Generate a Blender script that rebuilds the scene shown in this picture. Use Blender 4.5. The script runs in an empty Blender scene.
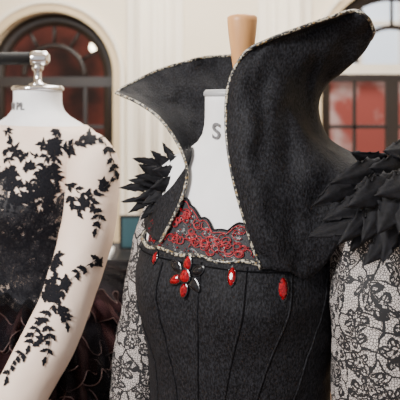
import bpy, bmesh, math, random
from mathutils import Vector, Matrix, noise
from mathutils.bvhtree import BVHTree
random.seed(7)
F=640.0; CZ=1.58; CAM=Vector((0,-1,CZ))
sc=bpy.context.scene
def P(px,py,Y):
    d=1+Y
    return Vector(((px-200)/F*d, Y, CZ+(100-py)/F*d))

# ------------------------------------------------------------ materials
def newmat(name):
    m=bpy.data.materials.new(name); m.use_nodes=True
    nt=m.node_tree; return m,nt,nt.nodes['Principled BSDF']
def N(nt,t,**kw):
    n=nt.nodes.new(t)
    for k,v in kw.items():
        if k in n.inputs: n.inputs[k].default_value=v
        else: setattr(n,k,v)
    return n
def coords(nt,scale=(1,1,1),out='Object'):
    tc=N(nt,'ShaderNodeTexCoord'); mp=N(nt,'ShaderNodeMapping')
    mp.inputs['Scale'].default_value=scale
    nt.links.new(tc.outputs[out],mp.inputs['Vector']); return mp.outputs['Vector']
def bump(nt,b,height,strength=.3,dist=.002):
    bp=N(nt,'ShaderNodeBump'); bp.inputs['Strength'].default_value=strength; bp.inputs['Distance'].default_value=dist
    nt.links.new(height,bp.inputs['Height']); nt.links.new(bp.outputs['Normal'],b.inputs['Normal'])
def simple(name,col,rough=.6,metal=0,col2=None,nscale=60,bstr=0,bscale=300,bdist=.001,sheen=0,spec=.5,lo=.35,hi=.65,stretch=(1,1,1)):
    m,nt,b=newmat(name)
    b.inputs['Roughness'].default_value=rough; b.inputs['Metallic'].default_value=metal; b.inputs['Specular IOR Level'].default_value=spec
    v=coords(nt,stretch)
    n=N(nt,'ShaderNodeTexNoise'); n.inputs['Scale'].default_value=nscale; n.inputs['Detail'].default_value=4
    nt.links.new(v,n.inputs['Vector'])
    r=N(nt,'ShaderNodeValToRGB'); c2=col2 or tuple(c*.9 for c in col)
    r.color_ramp.elements[0].position=lo; r.color_ramp.elements[1].position=hi
    r.color_ramp.elements[0].color=(*c2,1); r.color_ramp.elements[1].color=(*col,1)
    nt.links.new(n.outputs['Fac'],r.inputs['Fac']); nt.links.new(r.outputs['Color'],b.inputs['Base Color'])
    if sheen: b.inputs['Sheen Weight'].default_value=sheen
    if bstr:
        n2=N(nt,'ShaderNodeTexNoise'); n2.inputs['Scale'].default_value=bscale; n2.inputs['Detail'].default_value=3
        nt.links.new(v,n2.inputs['Vector']); bump(nt,b,n2.outputs['Fac'],bstr,bdist)
    return m
M={}
M['crepe']=simple('black_crepe',(.0170,.0175,.022),.7,col2=(.0025,.0025,.0035),nscale=430,bstr=.9,bscale=340,bdist=.0014,spec=.16,lo=.40,hi=.66,stretch=(1,1,.55))
M['petal']=simple('black_petal_fabric',(.008,.008,.011),.7,col2=(.003,.003,.004),nscale=160,bstr=.5,bscale=250,spec=.22)
M['seam']=simple('black_seam',(.002,.002,.003),.9,spec=.1)
M['form']=simple('mannequin_white_jersey',(.80,.80,.82),.75,col2=(.75,.75,.77),nscale=30,bstr=.15,bscale=900)
M['cap']=simple('neck_cap_grey',(.36,.37,.39),.45)
M['wood']=simple('beech_wood',(.68,.36,.15),.45,col2=(.50,.24,.09),nscale=25,stretch=(1,1,.2))
M['chrome']=simple('chrome',(.75,.75,.77),.15,metal=1)
M['blackmetal']=simple('black_rod',(.006,.006,.007),.55,spec=.3)
M['blackplain']=simple('black_applique',(.006,.006,.009),.8,bstr=.5,bscale=500,spec=.15)
M['nude']=simple('nude_mesh',(.80,.64,.54),.7,col2=(.76,.59,.49),nscale=18,bstr=.25,bscale=1200,bdist=.0005)
M['ink']=simple('printed_ink',(.12,.12,.13),.6)
M['wall']=simple('cream_wall_paint',(.84,.75,.60),.7,col2=(.82,.73,.58),nscale=2)
M['trim']=simple('white_trim_paint',(.87,.81,.70),.5,col2=(.85,.79,.68),nscale=3)
M['ochre']=simple('arch_ochre_paint',(.66,.53,.34),.6,nscale=3)
M['frame']=simple('dark_bronze_frame',(.016,.011,.010),.4)
M['terracotta']=simple('terracotta_wall',(.20,.05,.04),.8,col2=(.03,.016,.016),nscale=2.2)
M['pinkwall']=simple('dusty_pink_wall',(.50,.36,.34),.8,col2=(.32,.07,.055),nscale=1.6,lo=.45,hi=.55)
M['floor']=simple('oak_floor',(.25,.15,.08),.4,col2=(.16,.09,.05),nscale=6)
M['cloth']=simple('dark_tablecloth',(.015,.015,.019),.8)
M['paper']=simple('paper',(.8,.8,.8),.6)
M['teal']=simple('teal_card',(.02,.07,.09),.5)
M['pinkcard']=simple('pink_card',(.7,.35,.35),.5)

m,nt,b=newmat('snake_print_piping'); v=coords(nt)
n=N(nt,'ShaderNodeTexVoronoi'); n.inputs['Scale'].default_value=380; nt.links.new(v,n.inputs['Vector'])
r=N(nt,'ShaderNodeValToRGB'); r.color_ramp.interpolation='CONSTANT'
e=r.color_ramp.elements; e[0].color=(.01,.01,.012,1); e[1].position=.54; e[1].color=(.36,.33,.26,1)
x=e.new(.80); x.color=(.20,.13,.05,1)
nt.links.new(n.outputs['Color'],r.inputs['Fac']); nt.links.new(r.outputs['Color'],b.inputs['Base Color']); b.inputs['Roughness'].default_value=.4
M['piping']=m

def flower_mask(nt,v,big,fine,th=.045,netth=.09,fill=.35):
    L=nt.links
    def mth(op,a,b_=None,c_=None):
        q=N(nt,'ShaderNodeMath',operation=op)
        for i,x_ in enumerate((a,b_,c_)):
            if x_ is None: continue
            if isinstance(x_,(int,float)): q.inputs[i].default_value=x_
            else: L.new(x_,q.inputs[i])
        return q.outputs[0]
    wn=N(nt,'ShaderNodeTexNoise'); wn.inputs['Scale'].default_value=big*1.2; L.new(v,wn.inputs['Vector'])
    mx=N(nt,'ShaderNodeVectorMath',operation='MULTIPLY_ADD'); L.new(wn.outputs['Color'],mx.inputs[0]); mx.inputs[1].default_value=(.6/big,.6/big,0); L.new(v,mx.inputs[2])
    vv_=mx.outputs[0]
    def fl(scale,petals,R0,amp):
        vo=N(nt,'ShaderNodeTexVoronoi',voronoi_dimensions='2D'); vo.inputs['Scale'].default_value=scale; vo.inputs['Randomness'].default_value=.8; L.new(vv_,vo.inputs['Vector'])
        d=N(nt,'ShaderNodeVectorMath',operation='SUBTRACT'); L.new(vv_,d.inputs[0]); L.new(vo.outputs['Position'],d.inputs[1])
        s=N(nt,'ShaderNodeSeparateXYZ'); L.new(d.outputs[0],s.inputs[0])
        ang=mth('ARCTAN2',s.outputs[1],s.outputs[0]); rr=mth('MULTIPLY',vo.outputs['Distance'],1.0)
        sep=N(nt,'ShaderNodeSeparateColor'); L.new(vo.outputs['Color'],sep.inputs[0])
        a2=mth('ADD',mth('MULTIPLY',ang,petals/2),mth('MULTIPLY',sep.outputs[0],6.28))
        lobe=mth('ABSOLUTE',mth('COSINE',a2))
        R=mth('MULTIPLY_ADD',lobe,amp,R0)
        o1=mth('LESS_THAN',mth('ABSOLUTE',mth('SUBTRACT',rr,R)),th)
        o2=mth('LESS_THAN',mth('ABSOLUTE',mth('SUBTRACT',rr,mth('MULTIPLY',R,.5))),th*.6)
        inside=mth('LESS_THAN',rr,R)
        rad=mth('GREATER_THAN',mth('SINE',mth('MULTIPLY',ang,petals*3)),fill)
        veins=mth('MULTIPLY',mth('MULTIPLY',inside,rad),mth('GREATER_THAN',rr,mth('MULTIPLY',R,.5)))
        dot=mth('LESS_THAN',rr,.08)
        return mth('MAXIMUM',mth('MAXIMUM',o1,o2),mth('MAXIMUM',veins,dot)),inside
    m1,ins=fl(big,5,.22,.24)
    ve=N(nt,'ShaderNodeTexVoronoi',feature='DISTANCE_TO_EDGE',voronoi_dimensions='2D'); ve.inputs['Scale'].default_value=big*1.35; L.new(vv_,ve.inputs['Vector'])
    e1=mth('LESS_THAN',ve.outputs['Distance'],.05)
    vf=N(nt,'ShaderNodeTexVoronoi',feature='DISTANCE_TO_EDGE',voronoi_dimensions='2D'); vf.inputs['Scale'].default_value=fine; vf.inputs['Randomness'].default_value=.9; L.new(v,vf.inputs['Vector'])
    e2=mth('LESS_THAN',vf.outputs['Distance'],netth)
    return mth('MAXIMUM',m1,mth('MAXIMUM',e1,e2))
m,nt,b=newmat('black_lace_over_lining'); v=coords(nt,out='UV'); k=flower_mask(nt,v,27,290,.055,.115,.0)
mix=N(nt,'ShaderNodeMix',data_type='RGBA'); nt.links.new(k,mix.inputs['Factor'])
mix.inputs['A'].default_value=(.52,.47,.45,1); mix.inputs['B'].default_value=(.005,.005,.007,1)
nt.links.new(mix.outputs['Result'],b.inputs['Base Color']); b.inputs['Roughness'].default_value=.7; bump(nt,b,k,.5,.001)
M['lace']=m
def translace(name,big,fine,col,th,netth,fill,uv='UV'):
    m,nt,b=newmat(name); v=coords(nt,out=uv); k=flower_mask(nt,v,big,fine,th,netth,fill)
    b.inputs['Base Color'].default_value=(*col,1); b.inputs['Roughness'].default_value=.7
    tr=N(nt,'ShaderNodeBsdfTransparent'); ms=N(nt,'ShaderNodeMixShader')
    nt.links.new(k,ms.inputs[0]); nt.links.new(tr.outputs[0],ms.inputs[1]); nt.links.new(b.outputs[0],ms.inputs[2])
    nt.links.new(ms.outputs[0],nt.nodes['Material Output'].inputs['Surface']); return m
M['tlace']=translace('black_guipure_lace',52,420,(.008,.008,.012),.11,.20,-.5)
M['bodlace']=translace('black_bodice_lace',30,300,(.006,.006,.010),.09,.13,-.3)
def tulle(name,col,alpha):
    m,nt,b=newmat(name); b.inputs['Roughness'].default_value=.9; b.inputs['Specular IOR Level'].default_value=.15
    v=coords(nt); n=N(nt,'ShaderNodeTexNoise'); n.inputs['Scale'].default_value=22; n.inputs['Detail'].default_value=5; nt.links.new(v,n.inputs['Vector'])
    r=N(nt,'ShaderNodeMapRange'); r.inputs['From Min'].default_value=.3; r.inputs['From Max'].default_value=.7
    r.inputs['To Min'].default_value=alpha-.2; r.inputs['To Max'].default_value=min(1,alpha+.2)
    nt.links.new(n.outputs['Fac'],r.inputs['Value']); nt.links.new(r.outputs[0],b.inputs['Alpha'])
    n3=N(nt,'ShaderNodeTexNoise'); n3.inputs['Scale'].default_value=9; nt.links.new(v,n3.inputs['Vector'])
    rr=N(nt,'ShaderNodeValToRGB'); rr.color_ramp.elements[0].position=.42; rr.color_ramp.elements[1].position=.62
    rr.color_ramp.elements[0].color=(col[0]*.3,col[1]*.3,col[2]*.3,1); rr.color_ramp.elements[1].color=(*col,1)
    nt.links.new(n3.outputs['Fac'],rr.inputs['Fac']); nt.links.new(rr.outputs['Color'],b.inputs['Base Color']); return m
M['tulle']=tulle('black_tulle',(.009,.007,.010),.6)
M['tulle_red']=tulle('burgundy_tulle',(.045,.018,.020),.85)
M['hem']=simple('dusty_pink_hem',(.12,.07,.068),.6)
m,nt,b=newmat('ruby_crystal'); b.inputs['Roughness'].default_value=.14
b.inputs['Coat Weight'].default_value=.1; b.inputs['Specular IOR Level'].default_value=.35
vv=coords(nt); n=N(nt,'ShaderNodeTexVoronoi'); n.inputs['Scale'].default_value=420; nt.links.new(vv,n.inputs['Vector']); rr=N(nt,'ShaderNodeValToRGB')
rr.color_ramp.elements[0].color=(.36,.001,.008,1); rr.color_ramp.elements[1].color=(.06,.0,.002,1); nt.links.new(n.outputs['Color'],rr.inputs['Fac']); nt.links.new(rr.outputs['Color'],b.inputs['Base Color'])
M['ruby']=m
M['redcord']=simple('red_cord',(.38,.010,.020),.5,col2=(.16,.003,.008),nscale=200)
m,nt,b=newmat('jet_crystal'); b.inputs['Base Color'].default_value=(.006,.006,.008,1); b.inputs['Roughness'].default_value=.2; b.inputs['Specular IOR Level'].default_value=.4
M['jet']=m
m,nt,b=newmat('lamp_glow'); b.inputs['Emission Color'].default_value=(1,.85,.6,1); b.inputs['Emission Strength'].default_value=12; M['glow']=m
m,nt,b=newmat('daylit_glass'); b.inputs['Base Color'].default_value=(.5,.56,.62,1); b.inputs['Emission Color'].default_value=(.78,.87,1,1); b.inputs['Emission Strength'].default_value=.9; M['day']=m

# ------------------------------------------------------------ helpers
def empty(name,loc=(0,0,0)):
    e=bpy.data.objects.new(name,None); sc.collection.objects.link(e); e.location=loc; e.empty_display_size=.1; return e
def mkobj(name,verts,faces,mat,parent=None,smooth=True,uvs=None):
    me=bpy.data.meshes.new(name); me.from_pydata([tuple(v) for v in verts],[],faces); me.update()
    if uvs:
        ul=me.uv_layers.new(name='UVMap')
        for fi,p in enumerate(me.polygons):
            for k,li in enumerate(p.loop_indices):
                ul.data[li].uv=uvs[fi][k] if fi<len(uvs) else (0,0)
    bm=bmesh.new(); bm.from_mesh(me); bmesh.ops.recalc_face_normals(bm,faces=bm.faces); bm.to_mesh(me); bm.free()
    if smooth:
        for p in me.polygons: p.use_smooth=True
    o=bpy.data.objects.new(name,me); sc.collection.objects.link(o)
    for mm in (mat if isinstance(mat,list) else [mat]): me.materials.append(mm)
    if parent:
        o.parent=parent; o.matrix_parent_inverse=Matrix.Translation(-Vector(parent.location))
    return o
def gridfaces(nr,nc,closed=False,off=0):
    f=[]
    for i in range(nr-1):
        for j in range(nc if closed else nc-1):
            k=(j+1)%nc
            f.append((off+i*nc+j,off+i*nc+k,off+(i+1)*nc+k,off+(i+1)*nc+j))
    return f
def grid(name,rows,mat,parent=None,closed=False,solid=0,caps=False,sub=0,uv=False):
    vs=[p for r in rows for p in r]; nr=len(rows); nc=len(rows[0]); f=gridfaces(nr,nc,closed); uvs=None
    if uv:
        uvs=[]
        mid=rows[nr//2]; U=[0]
        for j in range(nc): U.append(U[-1]+(mid[(j+1)%nc]-mid[j]).length)
        Vv=[0]
        for i in range(nr-1): Vv.append(Vv[-1]+sum((rows[i+1][j]-rows[i][j]).length for j in range(0,nc,4))/len(range(0,nc,4)))
        for i in range(nr-1):
            for j in range(nc if closed else nc-1):
                uvs.append([(U[j],Vv[i]),(U[j+1],Vv[i]),(U[j+1],Vv[i+1]),(U[j],Vv[i+1])])
    if caps: f.append(tuple(range(nc))); f.append(tuple((nr-1)*nc+j for j in range(nc)))
    if uv and caps: 
        uvs.append([(0,0)]*nc); uvs.append([(0,0)]*nc)
    o=mkobj(name,vs,f,mat,parent,uvs=uvs)
    if solid:
        s=o.modifiers.new('s','SOLIDIFY'); s.thickness=solid; s.offset=0
    if sub:
        s=o.modifiers.new('u','SUBSURF'); s.levels=sub; s.render_levels=sub
    return o
def cr(pts,n):
    pts=[Vector(p) for p in pts]
    L=[0]
    for a,b_ in zip(pts,pts[1:]): L.append(L[-1]+(b_-a).length)
    out=[]
    for i in range(n):
        s=L[-1]*i/(n-1); k=0
        while k<len(pts)-2 and L[k+1]<s: k+=1
        t=(s-L[k])/max(1e-9,L[k+1]-L[k])
        p1,p2=pts[k],pts[k+1]; p0=pts[k-1] if k>0 else p1*2-p2; p3=pts[k+2] if k+2<len(pts) else p2*2-p1
        out.append(.5*((2*p1)+(p2-p0)*t+(2*p0-5*p1+4*p2-p3)*t*t+(3*p1-p0-3*p2+p3)*t**3))
    return out
def tube(name,pts,rad,mat,parent=None,seg=10,caps=True,uv=False):
    n=len(pts); rs=rad if isinstance(rad,list) else [rad]*n
    rows=[]; up=Vector((.13,-1,.21)).normalized()
    prev=None
    for i,p in enumerate(pts):
        t=(pts[min(i+1,n-1)]-pts[max(i-1,0)]).normalized()
        if prev is None: a=t.cross(up).normalized()
        else:
            a=(prev-t*prev.dot(t)).normalized()
        prev=a; b_=t.cross(a)
        rows.append([p+(a*math.cos(2*math.pi*j/seg)+b_*math.sin(2*math.pi*j/seg))*rs[i] for j in range(seg)])
    return grid(name,rows,mat,parent,closed=True,caps=caps,uv=uv)
def lathe(name,prof,c,mat,parent=None,seg=40):
    rows=[[Vector((c[0]+r*math.cos(2*math.pi*j/seg),c[1]+r*math.sin(2*math.pi*j/seg),z)) for j in range(seg)] for r,z in prof]
    return grid(name,rows,mat,parent,closed=True,caps=True)
def box(name,lo,hi,mat,parent=None,bev=0):
    x0,y0,z0=lo; x1,y1,z1=hi
    v=[(x0,y0,z0),(x1,y0,z0),(x1,y1,z0),(x0,y1,z0),(x0,y0,z1),(x1,y0,z1),(x1,y1,z1),(x0,y1,z1)]
    f=[(0,1,2,3),(4,5,6,7),(0,1,5,4),(1,2,6,5),(2,3,7,6),(3,0,4,7)]
    o=mkobj(name,v,f,mat,parent,smooth=False)
    if bev:
        m_=o.modifiers.new('b','BEVEL'); m_.width=bev; m_.segments=2
    return o
def join(objs,name,parent=None):
    bpy.ops.object.select_all(action='DESELECT')
    for o in objs: o.select_set(True)
    bpy.context.view_layer.objects.active=objs[0]; bpy.ops.object.join()
    o=bpy.context.view_layer.objects.active; o.name=name; o.data.name=name
    return o
class Body:
    def __init__(s,ax,ay,th,table,bust):
        s.ax,s.ay,s.c,s.s=ax,ay,math.cos(th),math.sin(th); s.t=sorted(table); s.bust=bust
    def w(s,lx,ly,z): return Vector((s.ax+lx*s.c+ly*s.s, s.ay-lx*s.s+ly*s.c, z))
    def sec(s,z):
        t=s.t
        if z<=t[0][0]: return t[0][1:]
        for i in range(len(t)-1):
            if z<=t[i+1][0]:
                p1,p2=t[i],t[i+1]; p0=t[i-1] if i else p1; p3=t[i+2] if i+2<len(t) else p2
                u=(z-p1[0])/(p2[0]-p1[0])
                res=[]
                for k in (1,2,3):
                    m1=(p2[k]-p0[k])/(p2[0]-p0[0])*(p2[0]-p1[0]); m2=(p3[k]-p1[k])/(p3[0]-p1[0])*(p2[0]-p1[0])
                    h=(2*u**3-3*u*u+1)*p1[k]+(u**3-2*u*u+u)*m1+(-2*u**3+3*u*u)*p2[k]+(u**3-u*u)*m2
                    res.append(h)
                return res
        return t[-1][1:]
    def pt(s,phi,z,off=0):
        a,bf,bb=s.sec(z); bz,bp,amp=s.bust
        x=math.sin(phi); y=-math.cos(phi)
        b_=bf if y<0 else bb
        g=amp*sum(math.exp(-((phi-q)/.42)**2-((z-bz)/.06)**2) for q in (bp,-bp))
        lx=a*x; ly=b_*y; nrm=Vector((x*b_,y*a)).normalized()
        lx+=nrm.x*(g+off); ly+=nrm.y*(g+off)
        return s.w(lx,ly,z)
    def rows(s,z0,z1,n,off=0,seg=64):
        return [[s.pt(2*math.pi*j/seg-math.pi,z0+(z1-z0)*i/(n-1),off) for j in range(seg)] for i in range(n)]

# ============================================================ MAIN FORM + GOWN
T1=[(.85,.165,.13,.14),(.98,.160,.125,.13),(1.06,.142,.112,.105),(1.13,.140,.112,.10),(1.20,.147,.118,.105),(1.29,.158,.120,.11),
    (1.36,.156,.110,.11),(1.42,.163,.092,.10),(1.46,.158,.076,.085),(1.485,.125,.064,.07),(1.505,.078,.056,.058),(1.53,.054,.052,.052),(1.59,.050,.050,.050)]
B1=Body(.058,0.0,math.radians(35),T1,(1.30,.55,.018))
form1=empty('dress_form',(.058,0,0))
tz=grid('torso',B1.rows(.85,1.59,60),M['form'],form1,closed=True,caps=True)
bv1=BVHTree.FromPolygons([v.co.copy() for v in tz.data.vertices],[tuple(p.vertices) for p in tz.data.polygons])
lathe('neck_cap',[(.050,1.585),(.0525,1.587),(.0525,1.592),(.049,1.596),(.002,1.597)],(.058,0),M['cap'],form1)
lathe('wood_finial',[(.014,1.594),(.016,1.60),(.0135,1.612),(.0145,1.63),(.018,1.655),(.0215,1.682),(.0235,1.702),(.0235,1.709),(.020,1.712),(.001,1.712)],(.066,0.0),M['wood'],form1)
lathe('stand_pole',[(.014,.02),(.014,.9)],(.058,0),M['chrome'],form1)
lathe('stand_base',[(.15,.0),(.15,.015),(.13,.025),(.03,.04),(.015,.06)],(.058,0),M['blackmetal'],form1)
def necktext(txt,size,c,r,ang,z,parent):
    cu=bpy.data.curves.new('t','FONT'); cu.body=txt; cu.size=size; cu.extrude=.0004; cu.align_x='CENTER'; cu.offset=.0004
    o=bpy.data.objects.new('t',cu); sc.collection.objects.link(o)
    bpy.context.view_layer.update()
    me=bpy.data.meshes.new_from_object(o); bpy.data.objects.remove(o)
    for v in me.vertices:
        a=ang+v.co.x/r; rr=r+.0012+v.co.z
        v.co=Vector((c[0]+rr*math.sin(a),c[1]-rr*math.cos(a),z+v.co.y))
    me.materials.clear(); me.materials.append(M['ink'])
    q=bpy.data.objects.new('size_letter',me); sc.collection.objects.link(q); q.parent=parent; q.matrix_parent_inverse=Matrix.Translation(-Vector(parent.location))
necktext('S',.034,(.058,0),.0535,-.68,1.522,form1)

gown=empty('black_corset_gown',(.058,0,0))
NZ=1.36
rows=B1.rows(.99,NZ,60,.005,128)
SE=[[(-.98,1.36),(-.80,1.29),(-.62,1.2),(-.55,1.1),(-.56,1.0)],
    [(-.32,1.345),(-.32,1.29),(-.25,1.2),(-.2,1.1),(-.2,1.0)],
    [(.10,1.355),(.10,1.29),(.08,1.2),(.05,1.1),(.05,1.0)],
    [(.52,1.355),(.50,1.29),(.38,1.2),(.28,1.1),(.27,1.0)],
    [(.95,1.355),(.88,1.29),(.70,1.2),(.55,1.1),(.53,1.0)],
    [(1.45,1.355),(1.32,1.29),(1.1,1.2),(.95,1.1),(.93,1.0)],
    [(-1.5,1.35),(-1.35,1.29),(-1.15,1.2),(-1.0,1.1),(-1.0,1.0)]]
def bod_d(p): return noise.noise(p*14)*.0035+noise.noise(p*40)*.0012+noise.noise(Vector((p.x*22,p.y*22,p.z*55)))*.0014
for i,r_ in enumerate(rows):
    for j,p in enumerate(r_):
        q=Vector((p.x-.058,p.y,0)).normalized(); r_[j]=p+q*bod_d(p)
bod=grid('bodice',rows,M['crepe'],gown,closed=True,solid=.003)
rows=[]
for i in range(24):
    t=i/23; z=1.0-t*.93; R=.15+.10*t**.8
    rows.append([B1.w((R+.015*t*math.sin(9*a))*math.sin(a),-(R*.85+.015*t*math.sin(9*a))*math.cos(a),z) for a in [2*math.pi*j/120 for j in range(120)]])
grid('skirt',rows,M['crepe'],gown,closed=True,solid=.003)
ss=[]
for ph in SE:
    q=cr([Vector((a,b_,0)) for a,b_ in ph],60)
    for dx,rr_,mt in ((0,.0016,'crepe'),(.014,.0007,'seam')):
        pts=[]
        for v in q:
            p=B1.pt(v.x+dx,v.y,.0063); n_=Vector((p.x-.058,p.y,0)).normalized(); pts.append(p+n_*bod_d(p))
        ss.append(tube('seam',pts,rr_,M[mt],gown,seg=8))
join(ss,'seams')
pp=[B1.pt(-1.35+2.75*i/80,NZ+.002*math.sin(i*.5),.0075) for i in range(81)]
tube('neckline_piping',pp,.0028,M['piping'],gown,seg=8)
pp=[B1.pt(-1.35+2.75*i/80,NZ-.010,.0088) for i in range(81)]
tube('neckline_stitch',pp,.0011,M['seam'],gown,seg=6)

def ztop(phi):
    q=[(-1.2,1.385),(-.75,1.395),(-.45,1.424),(-.2,1.430),(.0,1.410),(.2,1.394),(.45,1.408),(.7,1.424),(1.2,1.425)]
    for (a,za),(b_,zb) in zip(q,q[1:]):
        if phi<=b_: 
            t=(phi-a)/(b_-a); t=t*t*(3-2*t); return za+(zb-za)*t+.0045*abs(math.sin(phi*22))
    return q[-1][1]
PH=[-.72+1.72*j/180 for j in range(181)]
rows=[]
for i in range(14):
    rows.append([B1.pt(ph,NZ-.004+(ztop(ph)-NZ+.004)*i/13,.0025) for ph in PH])
grid('lace_insert',rows,M['tlace'],gown,uv=True)
tube('lace_scallop_edge',[B1.pt(ph,ztop(ph),.0035) for ph in PH],.0012,M['blackplain'],gown,seg=6)
cords=[]
for i in range(34):
    ph0=-.68+1.55*(i+random.random()*.6)/34; 
    for rep in range(3):
        z0=NZ+.006+(ztop(ph0)-NZ-.012)*random.random(); a=random.random()*6.28; pts=[]; ph,z=ph0,z0; cv=random.choice((-1,1))*random.uniform(.35,.6)
        for k in range(random.randint(8,13)):
            if z<NZ+.003 or z>ztop(ph)-.003 or ph<-.72: break
            pts.append(B1.pt(ph,z,.0045)); a+=cv*(1+.10*k); ph+=math.cos(a)*.0032/.12; z+=math.sin(a)*.0032
        if len(pts)>3: cords.append(tube('c',pts,.0007,M['redcord'],gown,seg=5))
cords.append(tube('c',[B1.pt(ph,ztop(ph)-.004,.0042) for ph in PH],.0007,M['redcord'],gown,seg=5))
join(cords,'red_cord_embroidery')
bm=bmesh.new()
for i in range(170):
    ph=random.uniform(-.7,.8); z=NZ+.004+(ztop(ph)-NZ-.006)*random.random()
    bmesh.ops.create_icosphere(bm,subdivisions=1,radius=random.uniform(.0008,.0015),matrix=Matrix.Translation(B1.pt(ph,z,.0055)))
me=bpy.data.meshes.new('red_beads'); bm.to_mesh(me); bm.free(); me.materials.append(M['ruby'])
o=bpy.data.objects.new('red_beads',me); sc.collection.objects.link(o); o.parent=gown; o.matrix_parent_inverse=Matrix.Translation(-Vector(gown.location))

# collar ------------------------------------------------------------
cols=[
 [(160,242,-.03),(172,220,-.03),(183,195,-.02),(187,170,.0),(179,146,.03),(161,120,.05),(140,104,.07),(116,93,.08)],
 [(150,235,.03),(168,205,.02),(187,172,.04),(186,150,.06),(170,120,.08),(152,104,.10),(124,86,.115)],
 [(146,215,.07),(170,188,.07),(191,160,.08),(188,130,.10),(178,108,.12),(160,86,.14),(144,77,.155)],
 [(170,178,.11),(192,160,.11),(200,138,.11),(198,115,.13),(192,92,.15),(184,74,.17),(180,63,.18)],
 [(215,165,.13),(218,145,.12),(219,125,.12),(220,105,.13),(221,85,.15),(224,70,.17),(226,56,.18)],
 [(262,160,.13),(263,140,.12),(264,120,.12),(265,100,.13),(267,82,.15),(270,66,.17),(274,52,.18)],
 [(318,160,.06),(303,142,.06),(296,122,.06),(295,105,.07),(300,85,.08),(312,65,.09),(325,48,.10)],
 [(378,166,-.08),(343,150,-.05),(325,134,-.04),(317,108,-.03),(327,84,-.03),(348,66,-.05),(369,38,-.07)],
 [(366,205,-.15),(330,170,-.13),(302,140,-.115),(290,108,-.10),(300,80,-.085),(332,48,-.09),(371,24,-.10)],
 [(316,274,-.135),(298,230,-.145),(272,170,-.14),(256,118,-.13),(264,82,-.105),(300,48,-.10),(362,14,-.115)],
 [(288,272,-.15),(268,235,-.155),(248,175,-.148),(238,122,-.13),(243,80,-.11),(268,50,-.108),(308,31,-.105),(354,11,-.115)],
 [(261,269,-.13),(250,238,-.135),(233,178,-.125),(226,125,-.105),(229,84,-.095),(244,54,-.10),(268,40,-.112),(308,25,-.125),(346,12,-.125)],
]
NV=60; C=[cr([P(*p) for p in c],NV) for c in cols]
NU=150; rws=[]
for i in range(NV):
    pts=[c[i] for c in C]; row=[]
    for j in range(NU):
        s=(len(pts)-1)*j/(NU-1); k=min(int(s),len(pts)-2); t=s-k
        p1,p2=pts[k],pts[k+1]; p0=pts[k-1] if k>0 else p1; p3=pts[k+2] if k+2<len(pts) else p2
        q=.5*((2*p1)+(p2-p0)*t+(2*p0-5*p1+4*p2-p3)*t*t+(3*p1-p0-3*p2+p3)*t**3)
        ed=min(1,j/8,(NU-1-j)/8)
        q=q+Vector((noise.noise(q*22),noise.noise(q*22+Vector((5,5,5)))*1.8,noise.noise(q*20)))*.0050*ed+Vector((0,noise.noise(Vector((q.x*45,q.y*45,q.z*18)))*.0055*ed,0))
        if s<=2.2 or s>=7.5:
            dd=q-CAM; L=dd.length; dd.normalize(); h,n_,ix,dist=bv1.ray_cast(CAM,dd)
            lim=.011
            if h is not None and dist-lim<L: q=CAM+dd*(dist-lim)
        row.append(q)
    rws.append(row)
grid('stand_collar',rws,M['crepe'],gown,solid=.003)
edge=[r_[0] for r_ in rws]+rws[-1][1:]+[r_[-1] for r_ in rws[::-1]][1:]
tube('collar_piping',[e_+Vector((0,-.0015,0)) for e_ in edge],.0026,M['piping'],gown,seg=8)

def sleeve(name,pts,rad,mat,parent,wr=.003,seg=48,n=70,folds=0):
    path=cr(pts,n); rs=[]
    for i in range(n):
        s=(len(rad)-1)*i/(n-1); k=min(int(s),len(rad)-2); t=s-k; t=t*t*(3-2*t); rs.append(rad[k]*(1-t)+rad[k+1]*t)
    o=tube(name,path,rs,mat,parent,seg=seg,uv=True)
    for v in o.data.vertices:
        v.co+=Vector((noise.noise(v.co*16),noise.noise(v.co*16+Vector((9,0,0))),noise.noise(v.co*16+Vector((0,9,0)))))*wr+Vector((noise.noise(v.co*45),noise.noise(v.co*45+Vector((3,0,0))),0))*wr*.35
    return o
sleeve('sleeve_left',[P(358,190,-.06),P(362,208,-.10),P(372,252,-.11),P(382,310,-.12),P(383,380,-.12),P(380,460,-.12),P(380,560,-.13)],[.025,.055,.070,.070,.067,.066,.055],M['lace'],gown,.006)
sleeve('sleeve_right',[P(172,190,.10),P(163,215,.11),P(155,250,.11),P(149,310,.11),P(141,370,.11),P(137,430,.11),P(130,540,.10)],[.03,.040,.046,.049,.049,.046,.042],M['lace'],gown,.005)

# petals -------------------------------------------------------------
def leaf(o,tip,w,nrm,bow,n=30,m=5,serr=.18,seed=0):
    rnd=random.Random(seed); d=tip-o; L=d.length; t_=d.normalized(); side=t_.cross(nrm).normalized(); up=side.cross(t_).normalized()
    if up.dot(nrm)<0: up=-up
    tw=rnd.uniform(-.3,.3); vs=[]; sb=rnd.uniform(-.09,.09)*L; p2=rnd.random()*6
    for i in range(n+1):
        t=i/n; c=o+d*t+up*bow*math.sin(math.pi*t)+side*sb*math.sin(math.pi*t)
        prof=(t/.5)**.8 if t<.5 else max(0,1-((t-.5)/.5)**2.0)
        a=tw*t; s2=side*math.cos(a)+up*math.sin(a); u2=up*math.cos(a)-side*math.sin(a)
        for j in range(-m,m+1):
            q=j/m; sr=1-serr*(((i+(j<0)*2)%4)/3)*(t>.25)
            ww=w*(.10+.90*prof)*(sr if abs(j)==m else 1) if i<n else .0002
            vs.append(c+s2*ww*q-u2*ww*.16*abs(q)**1.2+u2*(.0007 if j==0 else 0)+u2*.0014*math.sin(i*.55+p2+abs(j)*.9)*abs(q)-t_*abs(q)*w*.3*t)
    return vs,gridfaces(n+1,2*m+1)
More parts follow.
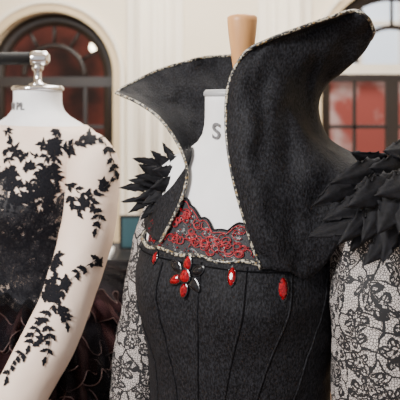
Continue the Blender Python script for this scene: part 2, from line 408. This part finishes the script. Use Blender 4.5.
def leaves(name,lst,mat,parent,solid=.0007,serr=.32):
    V=[];Fc=[]
    for k,(o,tip,w,nrm,bow) in enumerate(lst):
        v,f=leaf(o,tip,w,nrm,bow,seed=k,serr=serr); off=len(V); V+=v; Fc+=[tuple(a+off for a in q) for q in f]
    ob=mkobj(name,V,Fc,mat,parent); s=ob.modifiers.new('s','SOLIDIFY'); s.thickness=solid; return ob
lst=[]
nr=Vector((-.15,-1,.15)).normalized()
spec=[((398,172,-.10),(350,152,-.15),13,.010),((405,170,-.12),(328,184,-.18),16,.012),((402,180,-.13),(310,207,-.19),17,.014),((400,186,-.14),(320,222,-.195),14,.015),
 ((398,190,-.14),(306,238,-.20),17,.015),((402,190,-.15),(336,246,-.205),14,.016),((404,190,-.16),(360,244,-.21),16,.016),((405,190,-.17),(362,268,-.21),16,.016),
 ((410,190,-.17),(382,266,-.215),15,.016),((415,190,-.17),(402,262,-.215),16,.014),((412,163,-.12),(368,168,-.17),16,.014),((408,174,-.16),(344,208,-.21),18,.015),
 ((414,180,-.18),(376,236,-.225),18,.014),((420,178,-.18),(398,236,-.23),18,.014),((425,158,-.12),(382,151,-.16),16,.01),((425,170,-.17),(374,196,-.225),18,.014),((430,180,-.16),(425,250,-.22),16,.014),((420,160,-.1),(440,210,-.17),17,.014),
 ((400,176,-.12),(340,172,-.16),14,.010),((404,186,-.135),(330,232,-.185),15,.012),((408,190,-.15),(348,254,-.195),14,.012),((404,178,-.13),(352,190,-.185),15,.012),((412,186,-.16),(390,250,-.205),16,.012)]
for i,(a,b_,w,bow) in enumerate(spec):
    lst.append((P(*a),P(*b_),w/F*.80,(nr+Vector((random.uniform(-.25,.25),0,random.uniform(-.3,.35)))).normalized(),bow))
leaves('shoulder_petals_left',lst,M['petal'],gown)
lst=[]
spec=[((180,172,.06),(162,142,.05),6),((178,176,.05),(150,150,.03),7),((178,180,.05),(132,158,.03),6),((176,186,.04),(118,188,.02),6),((176,188,.04),(121,202,.0),6),
((178,190,.03),(128,213,.0),6),((178,192,.03),(140,220,-.01),6),((180,194,.02),(150,230,-.02),6),((180,188,.02),(134,176,-.0),6),((180,182,.02),(138,164,.0),8),((182,184,.01),(142,204,-.01),7),((184,180,.01),(150,188,-.02),9),((184,176,.02),(152,170,-.01),8),((184,190,.01),(158,222,-.02),7),((186,178,.03),(168,152,.02),7),((184,196,.0),(166,234,-.03),6),
((180,186,.03),(128,180,.01),6),((180,190,.02),(134,200,.0),7),((182,194,.01),(146,214,-.01),7),((178,180,.03),(144,172,.01),8)]
for a,b_,w in spec:
    lst.append((P(*a),P(*b_),w/F,(Vector((-.3,-1,.2))+Vector((random.uniform(-.35,.35),0,random.uniform(-.35,.35)))).normalized(),.005))
leaves('shoulder_petals_right',lst,M['petal'],gown)

# jewels ---------------------------------------------------------------
def onbody(px,py,off=.008):
    best=None
    for i in range(0,240):
        for j in range(0,60):
            ph=-1.4+2.8*i/239; z=1.22+.16*j/59
            p=B1.pt(ph,z,.005)
            e_=(200+p.x/(p.y+1)*F-px)**2+(100-(p.z-CZ)/(p.y+1)*F-py)**2
            if best is None or e_<best[0]: best=(e_,ph,z)
    return best[1],best[2]
def gem(name,ph,z,dx,dz,sx,sz,rot,mat,parent,off=.0075,navette=False):
    a=B1.pt(ph,z,off); tx=(B1.pt(ph+.02,z,off)-B1.pt(ph-.02,z,off)).normalized(); tz=(B1.pt(ph,z+.005,off)-B1.pt(ph,z-.005,off)).normalized(); n_=tx.cross(tz).normalized()
    if n_.y>0: n_=-n_
    c=a+tx*dx+tz*dz; V=[];Fc=[]
    def ring(s,h):
        out=[]
        for k in range(12):
            t=2*math.pi*k/12
            x=math.sin(t)*abs(math.sin(t))**(.4 if navette else 0)*sx*s*(1 if navette else (1-.25*math.cos(t))); y=math.cos(t)*sz*s
            xr=x*math.cos(rot)+y*math.sin(rot); yr=-x*math.sin(rot)+y*math.cos(rot)
            out.append(c+tx*xr+tz*yr+n_*h)
        return out
    R=[ring(1,-.001),ring(1,.0012),ring(.72,.0032),ring(.4,.0042)]
    for r_ in R: V+=r_
    Fc=gridfaces(4,12,True)+[tuple(36+k for k in range(12))]
    o=mkobj(name,V,Fc,mat,parent,smooth=False)
    s=ring(1.22,-.001)+ring(1.25,.0012)+ring(1.02,.0016)
    q=mkobj(name+'_setting',s,gridfaces(3,12,True),M['jet'],parent,smooth=False)
    return [o,q]
g=[]
ph,z=onbody(188,275)
g+=gem('g',ph,z,0,0,.0082,.0086,0,M['ruby'],gown,.011)
for k,(ang,mt,R_) in enumerate([(0,'ruby',.0185),(1.05,'jet',.021),(2.2,'jet',.0195),(3.14,'ruby',.022),(4.2,'ruby',.0185),(5.25,'jet',.021)]):
    g+=gem('g',ph,z,R_*math.sin(ang)*1.05,R_*math.cos(ang)*.92,.0060,.0096,ang,M[mt],gown,.0085,navette=(k%2==1))
for (px,py,s) in [(232,277,1),(282,289,1.2),(157,257,.75)]:
    a,b_=onbody(px,py); g+=gem('g',a,b_,0,0,.0056*s,.0122*s,0,M['ruby'],gown,navette=True)
    for sx in (-1,1):
        for sz in (-1,1): g+=gem('g',a,b_,sx*.0044*s,sz*.0078*s,.0010,.0010,0,M['jet'],gown)
join(g,'crystal_jewels')

# ============================================================ LEFT FORM + DRESS
T2=[(.90,.15,.13,.14),(1.05,.15,.12,.13),(1.15,.125,.10,.10),(1.20,.122,.10,.10),(1.28,.14,.11,.105),(1.37,.155,.118,.11),
    (1.43,.160,.108,.11),(1.48,.172,.092,.10),(1.512,.165,.074,.085),(1.532,.125,.062,.07),(1.548,.075,.055,.058),(1.565,.053,.051,.051),(1.605,.050,.050,.050)]
AX2,AY2=-.342,.35
B2=Body(AX2,AY2,math.radians(45),T2,(1.375,.55,.03))
form2=empty('dress_form.001',(AX2,AY2,0))
grid('torso',B2.rows(.90,1.605,60),M['form'],form2,closed=True,caps=True)
lathe('neck_cap',[(.050,1.60),(.054,1.601),(.054,1.606),(.050,1.610),(.002,1.611)],(AX2,AY2),M['chrome'],form2)
lathe('top_spigot',[(.018,1.61),(.018,1.614),(.008,1.618),(.0075,1.64),(.012,1.645),(.012,1.652),(.0075,1.655),(.0075,1.668)],(AX2,AY2),M['chrome'],form2)
lathe('stand_pole',[(.014,.02),(.014,.95)],(AX2,AY2),M['chrome'],form2)
lathe('stand_base',[(.15,.0),(.15,.015),(.13,.025),(.03,.04),(.015,.06)],(AX2,AY2),M['blackmetal'],form2)
c=Vector((AX2,AY2,1.668))
tube('cross_rod',[c+Vector((-.30,.0,-.004)),c+Vector((-.012,0,0))],.0135,M['blackmetal'],form2,seg=16)
tube('rod_clamp',[c+Vector((-.014,0,0)),c+Vector((-.010,0,0)),c+Vector((.018,0,0)),c+Vector((.024,0,0))],[.0145,.0155,.0155,.008],M['chrome'],form2,seg=20)
necktext('M PL',.022,(AX2,AY2),.0525,-.70,1.56,form2)

lace=empty('floral_lace_dress',(AX2,AY2,0))
tor=grid('nude_mesh_bodice',B2.rows(1.17,1.528,40,.004,72),M['nude'],lace,closed=True,solid=.001)
rows=[[B2.pt(2*math.pi*j/96,1.165+(1.40+.03*math.sin(5*2*math.pi*j/96)+.01*math.sin(17*2*math.pi*j/96)-1.165)*i/23,.007) for j in range(96)] for i in range(24)]
bl=grid('black_lace_bodice',rows,M['bodlace'],lace,closed=True,uv=True)
arm=sleeve('sleeve_left',[P(84,143,.27),P(93,160,.22),P(92,198,.19),P(85,242,.16),P(70,292,.13),P(48,342,.10),P(20,395,.08),P(-5,440,.07)],[.030,.050,.050,.047,.045,.046,.044,.042],M['nude'],lace,.003)
arm2=sleeve('sleeve_right',[B2.w(-.15,0,1.49),B2.w(-.19,.0,1.46),B2.w(-.21,0,1.38),B2.w(-.22,-.01,1.28),B2.w(-.21,-.05,1.17),B2.w(-.18,-.12,1.08)],[.03,.048,.048,.045,.043,.04],M['nude'],lace,.003)
vs=[];fs=[]
for o_ in (tor,arm,arm2):
    off=len(vs); vs+=[v.co.copy() for v in o_.data.vertices]; fs+=[tuple(i+off for i in p.vertices) for p in o_.data.polygons]
bvh=BVHTree.FromPolygons(vs,fs)
def proj(px,py,off=.0022):
    d=(P(px,py,0)-CAM).normalized(); h,n_,i,di=bvh.ray_cast(CAM,d)
    if h is None: return None
    if n_.dot(d)>0: n_=-n_
    return h+n_*off
AV=[];AF=[]
def aleaf(px,py,ang,L,W):
    ax=(math.cos(ang),math.sin(ang)); prof=[.15,.6,.95,1,.75,.4,0]; n=6; pts=[]; cv=random.uniform(-.4,.4)
    for i in range(n+1):
        t=i/n; w=prof[i]*W*(1.2 if i%2 else .75); b_=cv*L*math.sin(t*3)
        for s in (-1,0,1):
            pts.append(proj(px+ax[0]*L*t-ax[1]*(s*w+b_*.4),py+ax[1]*L*t+ax[0]*(s*w+b_*.4),.0022+(.0010 if s==0 else 0)))
    if any(p is None for p in pts): return
    mx=max((a-b_).length for a,b_ in zip(pts,pts[3:]))
    if mx>.03: return
    off=len(AV); AV.extend(pts); AF.extend([tuple(a+off for a in q) for q in gridfaces(n+1,3)])
def stem(pts,L=12,W=3,both=True):
    q=cr([Vector((a,b_,0)) for a,b_ in pts],max(4,int(len(pts)*2.2)))
    for i in range(len(q)-1):
        a=math.atan2(q[i+1].y-q[i].y,q[i+1].x-q[i].x); seglen=(q[i+1]-q[i]).length
        aleaf(q[i].x,q[i].y,a,seglen*1.1,.6)
        for s in (-1,1):
            if random.random()<.85: aleaf(q[i].x,q[i].y,a+s*random.uniform(.5,1.0),L*random.uniform(.6,1.2),W*random.uniform(.8,1.2))
    aleaf(q[-1].x,q[-1].y,a,L*1.2,W)
def flower(px,py,r):
    a0=random.random()*6; k_=random.randint(4,7); a=a0
    for k in range(k_):
        a+=6.283/k_*random.uniform(.6,1.4); aleaf(px,py,a,r*random.uniform(.6,1.45),r*random.uniform(.2,.42))
for s_ in [[(56,180),(72,186),(88,198)],[(88,198),(102,190),(114,176)],[(88,198),(98,212),(96,228)],[(70,196),(78,210)],
           [(98,258),(84,268),(68,282),(56,302),(45,318)],[(45,318),(36,330),(30,345)],[(56,302),(64,312),(66,322)],
           [(45,318),(50,338),(46,356)],[(22,352),(14,362),(8,376)],[(64,150),(76,143),(92,140),(104,138)],[(104,142),(110,155),(114,170)]]:
    stem(s_,9,2.2)
for f_ in [(82,206,8),(104,184,8),(66,285,8),(40,340,7),(90,139,8),(70,150,7),(98,262,6),(66,184,8)]: flower(*f_)
for i in range(460):
    px=random.uniform(-8,60); py=random.uniform(128,300)
    ctr=62-(py-125)*.28; band=math.exp(-((px-ctr)/13)**2) if py<200 else 0
    low=min(1,max(0,(py-155)/60))*(px<59)
    if random.random()<max(band*.7,low*.9,.08): flower(px,py,random.uniform(3.5,7.5))
for s_ in [[(66,118),(58,132),(50,150),(40,172),(30,195)],[(5,150),(14,170),(20,190)],[(60,150),(52,170),(48,190)]]: stem(s_,8,2.0)
ap=mkobj('black_appliques',AV,AF,M['blackplain'],lace)
def ruffle(name,z0,z1,r0,r1,amp,k,ph,mat,hem=True):
    rows=[]; n=26; seg=320
    for i in range(n):
        t=i/(n-1); z=z0+(z1-z0)*t; R=r0+(r1-r0)*math.sin(t*math.pi/2)**.8; row=[]
        for j in range(seg):
            a=2*math.pi*j/seg
            q=R+amp*t*(math.sin(k*a+ph+1.5*math.sin(3*a))+.5*math.sin(2.3*k*a+ph*2))
            zz=z+t*(.022*math.sin(5*a+ph)+.012*math.sin(k*1.3*a+ph))
            row.append(Vector((AX2+.02+q*math.cos(a),AY2+.05+q*math.sin(a)*.95,zz)))
        rows.append(row)
    grid(name,rows,mat,lace,closed=True)
    if hem: tube(name+'_hem',rows[-1]+[rows[-1][0]],.0009,M['hem'],lace,seg=5)
ruffle('tulle_underskirt',1.17,.05,.10,.26,.02,22,0,M['tulle_red'],False)
for q in range(14):
    ruffle('tulle_tier_%d'%(q+1),1.215-.010*q,1.18-.028*q,.105,.205+.008*q,.016,20+3*(q%4),q*1.3,M['tulle_red'] if q%3==1 else M['tulle'])
ruffle('tulle_overskirt',1.10,.08,.11,.27,.015,25,5,M['tulle'])

# ============================================================ ROOM
WY=4.0; TH=.30; ZT=3.6; XL,XR=-3.2,3.2
arches=[(-1.17,.50,1.775),(1.54,.60,1.877)]
V=[];Fc=[]
def quad(a,b_,c_,d_):
    o=len(V); V.extend([a,b_,c_,d_]); Fc.append((o,o+1,o+2,o+3))
def wallseg(x0,x1,z0,z1):
    for y in (WY,WY+TH): quad((x0,y,z0),(x1,y,z0),(x1,y,z1),(x0,y,z1))
xs=[XL]
for cx,R,zs in arches: xs+= [cx-R,cx+R]
xs.append(XR)
for k in range(0,len(xs),2): wallseg(xs[k],xs[k+1],0,ZT)
for cx,R,zs in arches:
    n=48; pr=None
    for i in range(n+1):
        a=math.pi*(1-i/n); p=(cx+R*math.cos(a),zs+R*math.sin(a))
        if pr:
            for y in (WY,WY+TH): quad((pr[0],y,pr[1]),(p[0],y,p[1]),(p[0],y,ZT),(pr[0],y,ZT))
            quad((pr[0],WY,pr[1]),(p[0],WY,p[1]),(p[0],WY+TH,p[1]),(pr[0],WY+TH,pr[1]))
        pr=p
    for x_ in (cx-R,cx+R): quad((x_,WY,0),(x_,WY+TH,0),(x_,WY+TH,zs),(x_,WY,zs))
mkobj('wall_back',V,Fc,M['wall'],smooth=False)
box('wall_left',(XL-.1,-3,0),(XL,WY+TH,ZT),M['wall']); box('wall_right',(XR,-3,0),(XR+.1,WY+TH,ZT),M['wall'])
box('floor',(XL-.1,-3,-.05),(XR+.1,8,0),M['floor']); box('ceiling',(XL-.1,-3,ZT),(XR+.1,8,ZT+.1),M['trim'])
def archbar(name,cx,zs,r0,r1,y0,y1,mat,parent=None,n=48,legs=0):
    sect=[]
    for i in range(n+1):
        a=math.pi*(1-i/n); c_,s_=math.cos(a),math.sin(a)
        sect.append([(cx+r0*c_,y0,zs+r0*s_),(cx+r1*c_,y0,zs+r1*s_),(cx+r1*c_,y1,zs+r1*s_),(cx+r0*c_,y1,zs+r0*s_)])
    if legs is not None:
        f=sect[0]; l=sect[-1]
        sect=[[(p[0],p[1],legs) for p in f]]+sect+[[(p[0],p[1],legs) for p in l]]
    return grid(name,[[Vector(p) for p in s_] for s_ in sect],mat,parent,closed=True,caps=True)
for k,(cx,R,zs) in enumerate(arches):
    t=empty('trim_%d'%(k+1),(cx,WY,0))
    for o in (archbar('architrave_inner',cx,zs,R-.005,R+.055,WY-.035,WY+.01,M['ochre'],t),archbar('architrave_outer',cx,zs,R+.055,R+.085,WY-.055,WY+.01,M['trim'],t)):
        for p in o.data.polygons: p.use_smooth=False
    w=empty('window_%d'%(k+1),(cx,WY,0)); y0,y1=WY+.12,WY+.17
    archbar('outer_frame',cx,zs,R-.10,R+.0,y0,y1,M['frame'],w); archbar('fan_ring',cx,zs,R*.45,R*.45+.035,y0,y1,M['frame'],w,legs=None)
    box('transom',(cx-R,y0-.01,zs-.09),(cx+R,y1,zs-.01),M['trim'] if k else M['frame'],w)
    if k: box('transom_rail',(cx-R,y0-.005,zs-.15),(cx+R,y1,zs-.09),M['frame'],w)
    box('kick_panel',(cx-R,y0,0),(cx+R,y1,.35),M['frame'],w)
    for a in (30,60,90,120,150):
        a=math.radians(a); d=Vector((math.cos(a),0,math.sin(a))); c0=Vector((cx,y0+.025,zs))
        tube('fan_bar',[c0+d*R*.46,c0+d*(R-.04)],.015,M['frame'],w,seg=6)
    box('meeting_stile',(cx-.05,y0,.3),(cx+.05,y1,zs-.05),M['frame'],w)
    for zz in (.9,1.35): box('glazing_bar',(cx-R,y0+.01,zz),(cx+R,y1-.01,zz+.03),M['frame'],w)
    for sx in (-1,1): box('glazing_bar_v',(cx+sx*R*.5-.013,y0+.01,.3),(cx+sx*R*.5+.013,y1-.01,zs-.05),M['frame'],w)
def pilaster(name,x0,x1):
    e_=empty(name,((x0+x1)/2,WY,0))
    box('shaft',(x0,WY-.07,.25),(x1,WY+.0,3.2),M['trim'],e_,.01)
    box('back_strip',(x0-.07,WY-.03,.25),(x1+.07,WY,3.2),M['trim'],e_,.008)
    n=3; w_=(x1-x0)/(n)
    for i in range(n):
        cx=x0+w_*(i+.5); tube('reed',[Vector((cx,WY-.072,.4)),Vector((cx,WY-.072,3.05))],.028,M['trim'],e_,seg=12)
    box('plinth',(x0-.09,WY-.12,0),(x1+.09,WY,.25),M['trim'],e_,.01); box('capital',(x0-.09,WY-.12,3.2),(x1+.09,WY,3.35),M['trim'],e_,.02)
pilaster('trim_3',-.50,-.20); pilaster('trim_4',.52,.80)
box('baseboard_back',(-.59+.0,WY-.02,0),(.5,WY,.18),M['trim'])
box('wall_far',(XL,7.2,0),(.2,7.3,ZT),M['terracotta']); box('wall_far_right',(.2,7.2,0),(XR,7.3,ZT),M['pinkwall'])
box('wall_partition',(.2,WY+TH,0),(.3,7.2,ZT),M['wall'])
e_=empty('window_3',(2.3,7.15,0))
box('pane',(1.5,7.12,1.9),(3.1,7.16,3.3),M['day'],e_)
for xx in (1.5,2.02,2.55,3.06): box('bar',(xx-.03,7.06,1.85),(xx+.03,7.13,3.35),M['trim'],e_)
for zz in (1.87,2.55,3.3): box('rail',(1.45,7.06,zz-.03),(3.12,7.13,zz+.03),M['trim'],e_)
def globe(name,c,r):
    e_=empty(name,c); lathe('shade',[(.001,c[2]-r)]+[(r*math.sin(a),c[2]-r*math.cos(a)) for a in [.3*i for i in range(1,10)]]+[(.01,c[2]+r)],(c[0],c[1]),M['glow'],e_)
    tube('cord',[Vector((c[0],c[1],c[2]+r)),Vector((c[0],c[1],ZT))],.008,M['blackmetal'],e_,seg=6)
globe('pendant_lamp',(-1.02,5.2,2.09),.05)
t=empty('draped_table',(-.6,2.3,0))
box('top',(-1.4,2.0,.74),(.6,2.6,.78),M['cloth'],t,.01)
rows=[]
per=[]
for i in range(80):
    u=i/80*5.2
    if u<2: p=(-1.4+u,1.99)
    elif u<2.6: p=(.6,1.99+(u-2))
    elif u<4.6: p=(.6-(u-2.6),2.6)
    else: p=(-1.4,2.6-(u-4.6))
    per.append((p,u))
for k in range(8):
    z=.78-.76*k/7; rows.append([Vector((p[0]+.015*k/7*math.sin(u*20),p[1]-.02*k/7*(1+math.sin(u*25)),z)) for p,u in per])
grid('tablecloth',rows,M['cloth'],t,closed=True)
l=empty('laptop',(-.34,2.2,.78)); box('base',(-.42,2.1,.782),(-.16,2.32,.80),M['blackmetal'],l,.004)
s_=box('screen',(-.42,2.33,.80),(-.16,2.345,.98),M['blackmetal'],l,.004); box('display',(-.405,2.326,.815),(-.175,2.33,.965),M['teal'],l)
l=empty('paper_stack',(-.55,2.2,.78)); box('sheets',(-.64,2.08,.782),(-.45,2.36,.81),M['paper'],l,.002); box('top_card',(-.60,2.12,.811),(-.49,2.25,.814),M['pinkcard'],l)

# ============================================================ LIGHT
def area(name,loc,tgt,size,power,col=(1,1,1)):
    l=bpy.data.lights.new(name,'AREA'); l.size=size; l.energy=power; l.color=col
    o=bpy.data.objects.new(name,l); sc.collection.objects.link(o); o.location=loc
    o.rotation_euler=(Vector(tgt)-Vector(loc)).to_track_quat('-Z','Y').to_euler()
area('key_light',(-1.5,-1.4,2.5),(0,0,1.35),.5,105,(1,.98,.95))
area('ceiling_light_front',(.9,.5,3.5),(.3,.6,0),1.2,80,(1,.97,.92))
area('ceiling_light_back',(0,2.4,3.5),(0,3.6,0.4),2.0,250,(1,.94,.85))
area('far_room_light',(-1.2,5.6,3.4),(-1.2,6,0),1.2,30,(1,.85,.7))
area('far_room_light_b',(1.8,5.6,3.4),(1.8,6.5,0.5),1.2,75,(1,.95,.93))
w=bpy.data.worlds.new('world'); sc.world=w; w.use_nodes=True
w.node_tree.nodes['Background'].inputs['Color'].default_value=(.98,.98,1,1); w.node_tree.nodes['Background'].inputs['Strength'].default_value=.8
cam=bpy.data.cameras.new('camera'); co=bpy.data.objects.new('camera',cam); sc.collection.objects.link(co)
co.location=CAM; co.rotation_euler=(math.pi/2,0,0); cam.lens=57.6; cam.sensor_width=36; cam.shift_y=-.25; cam.clip_start=.05
cam.dof.use_dof=True; cam.dof.focus_distance=.92; cam.dof.aperture_fstop=7.5
sc.camera=co
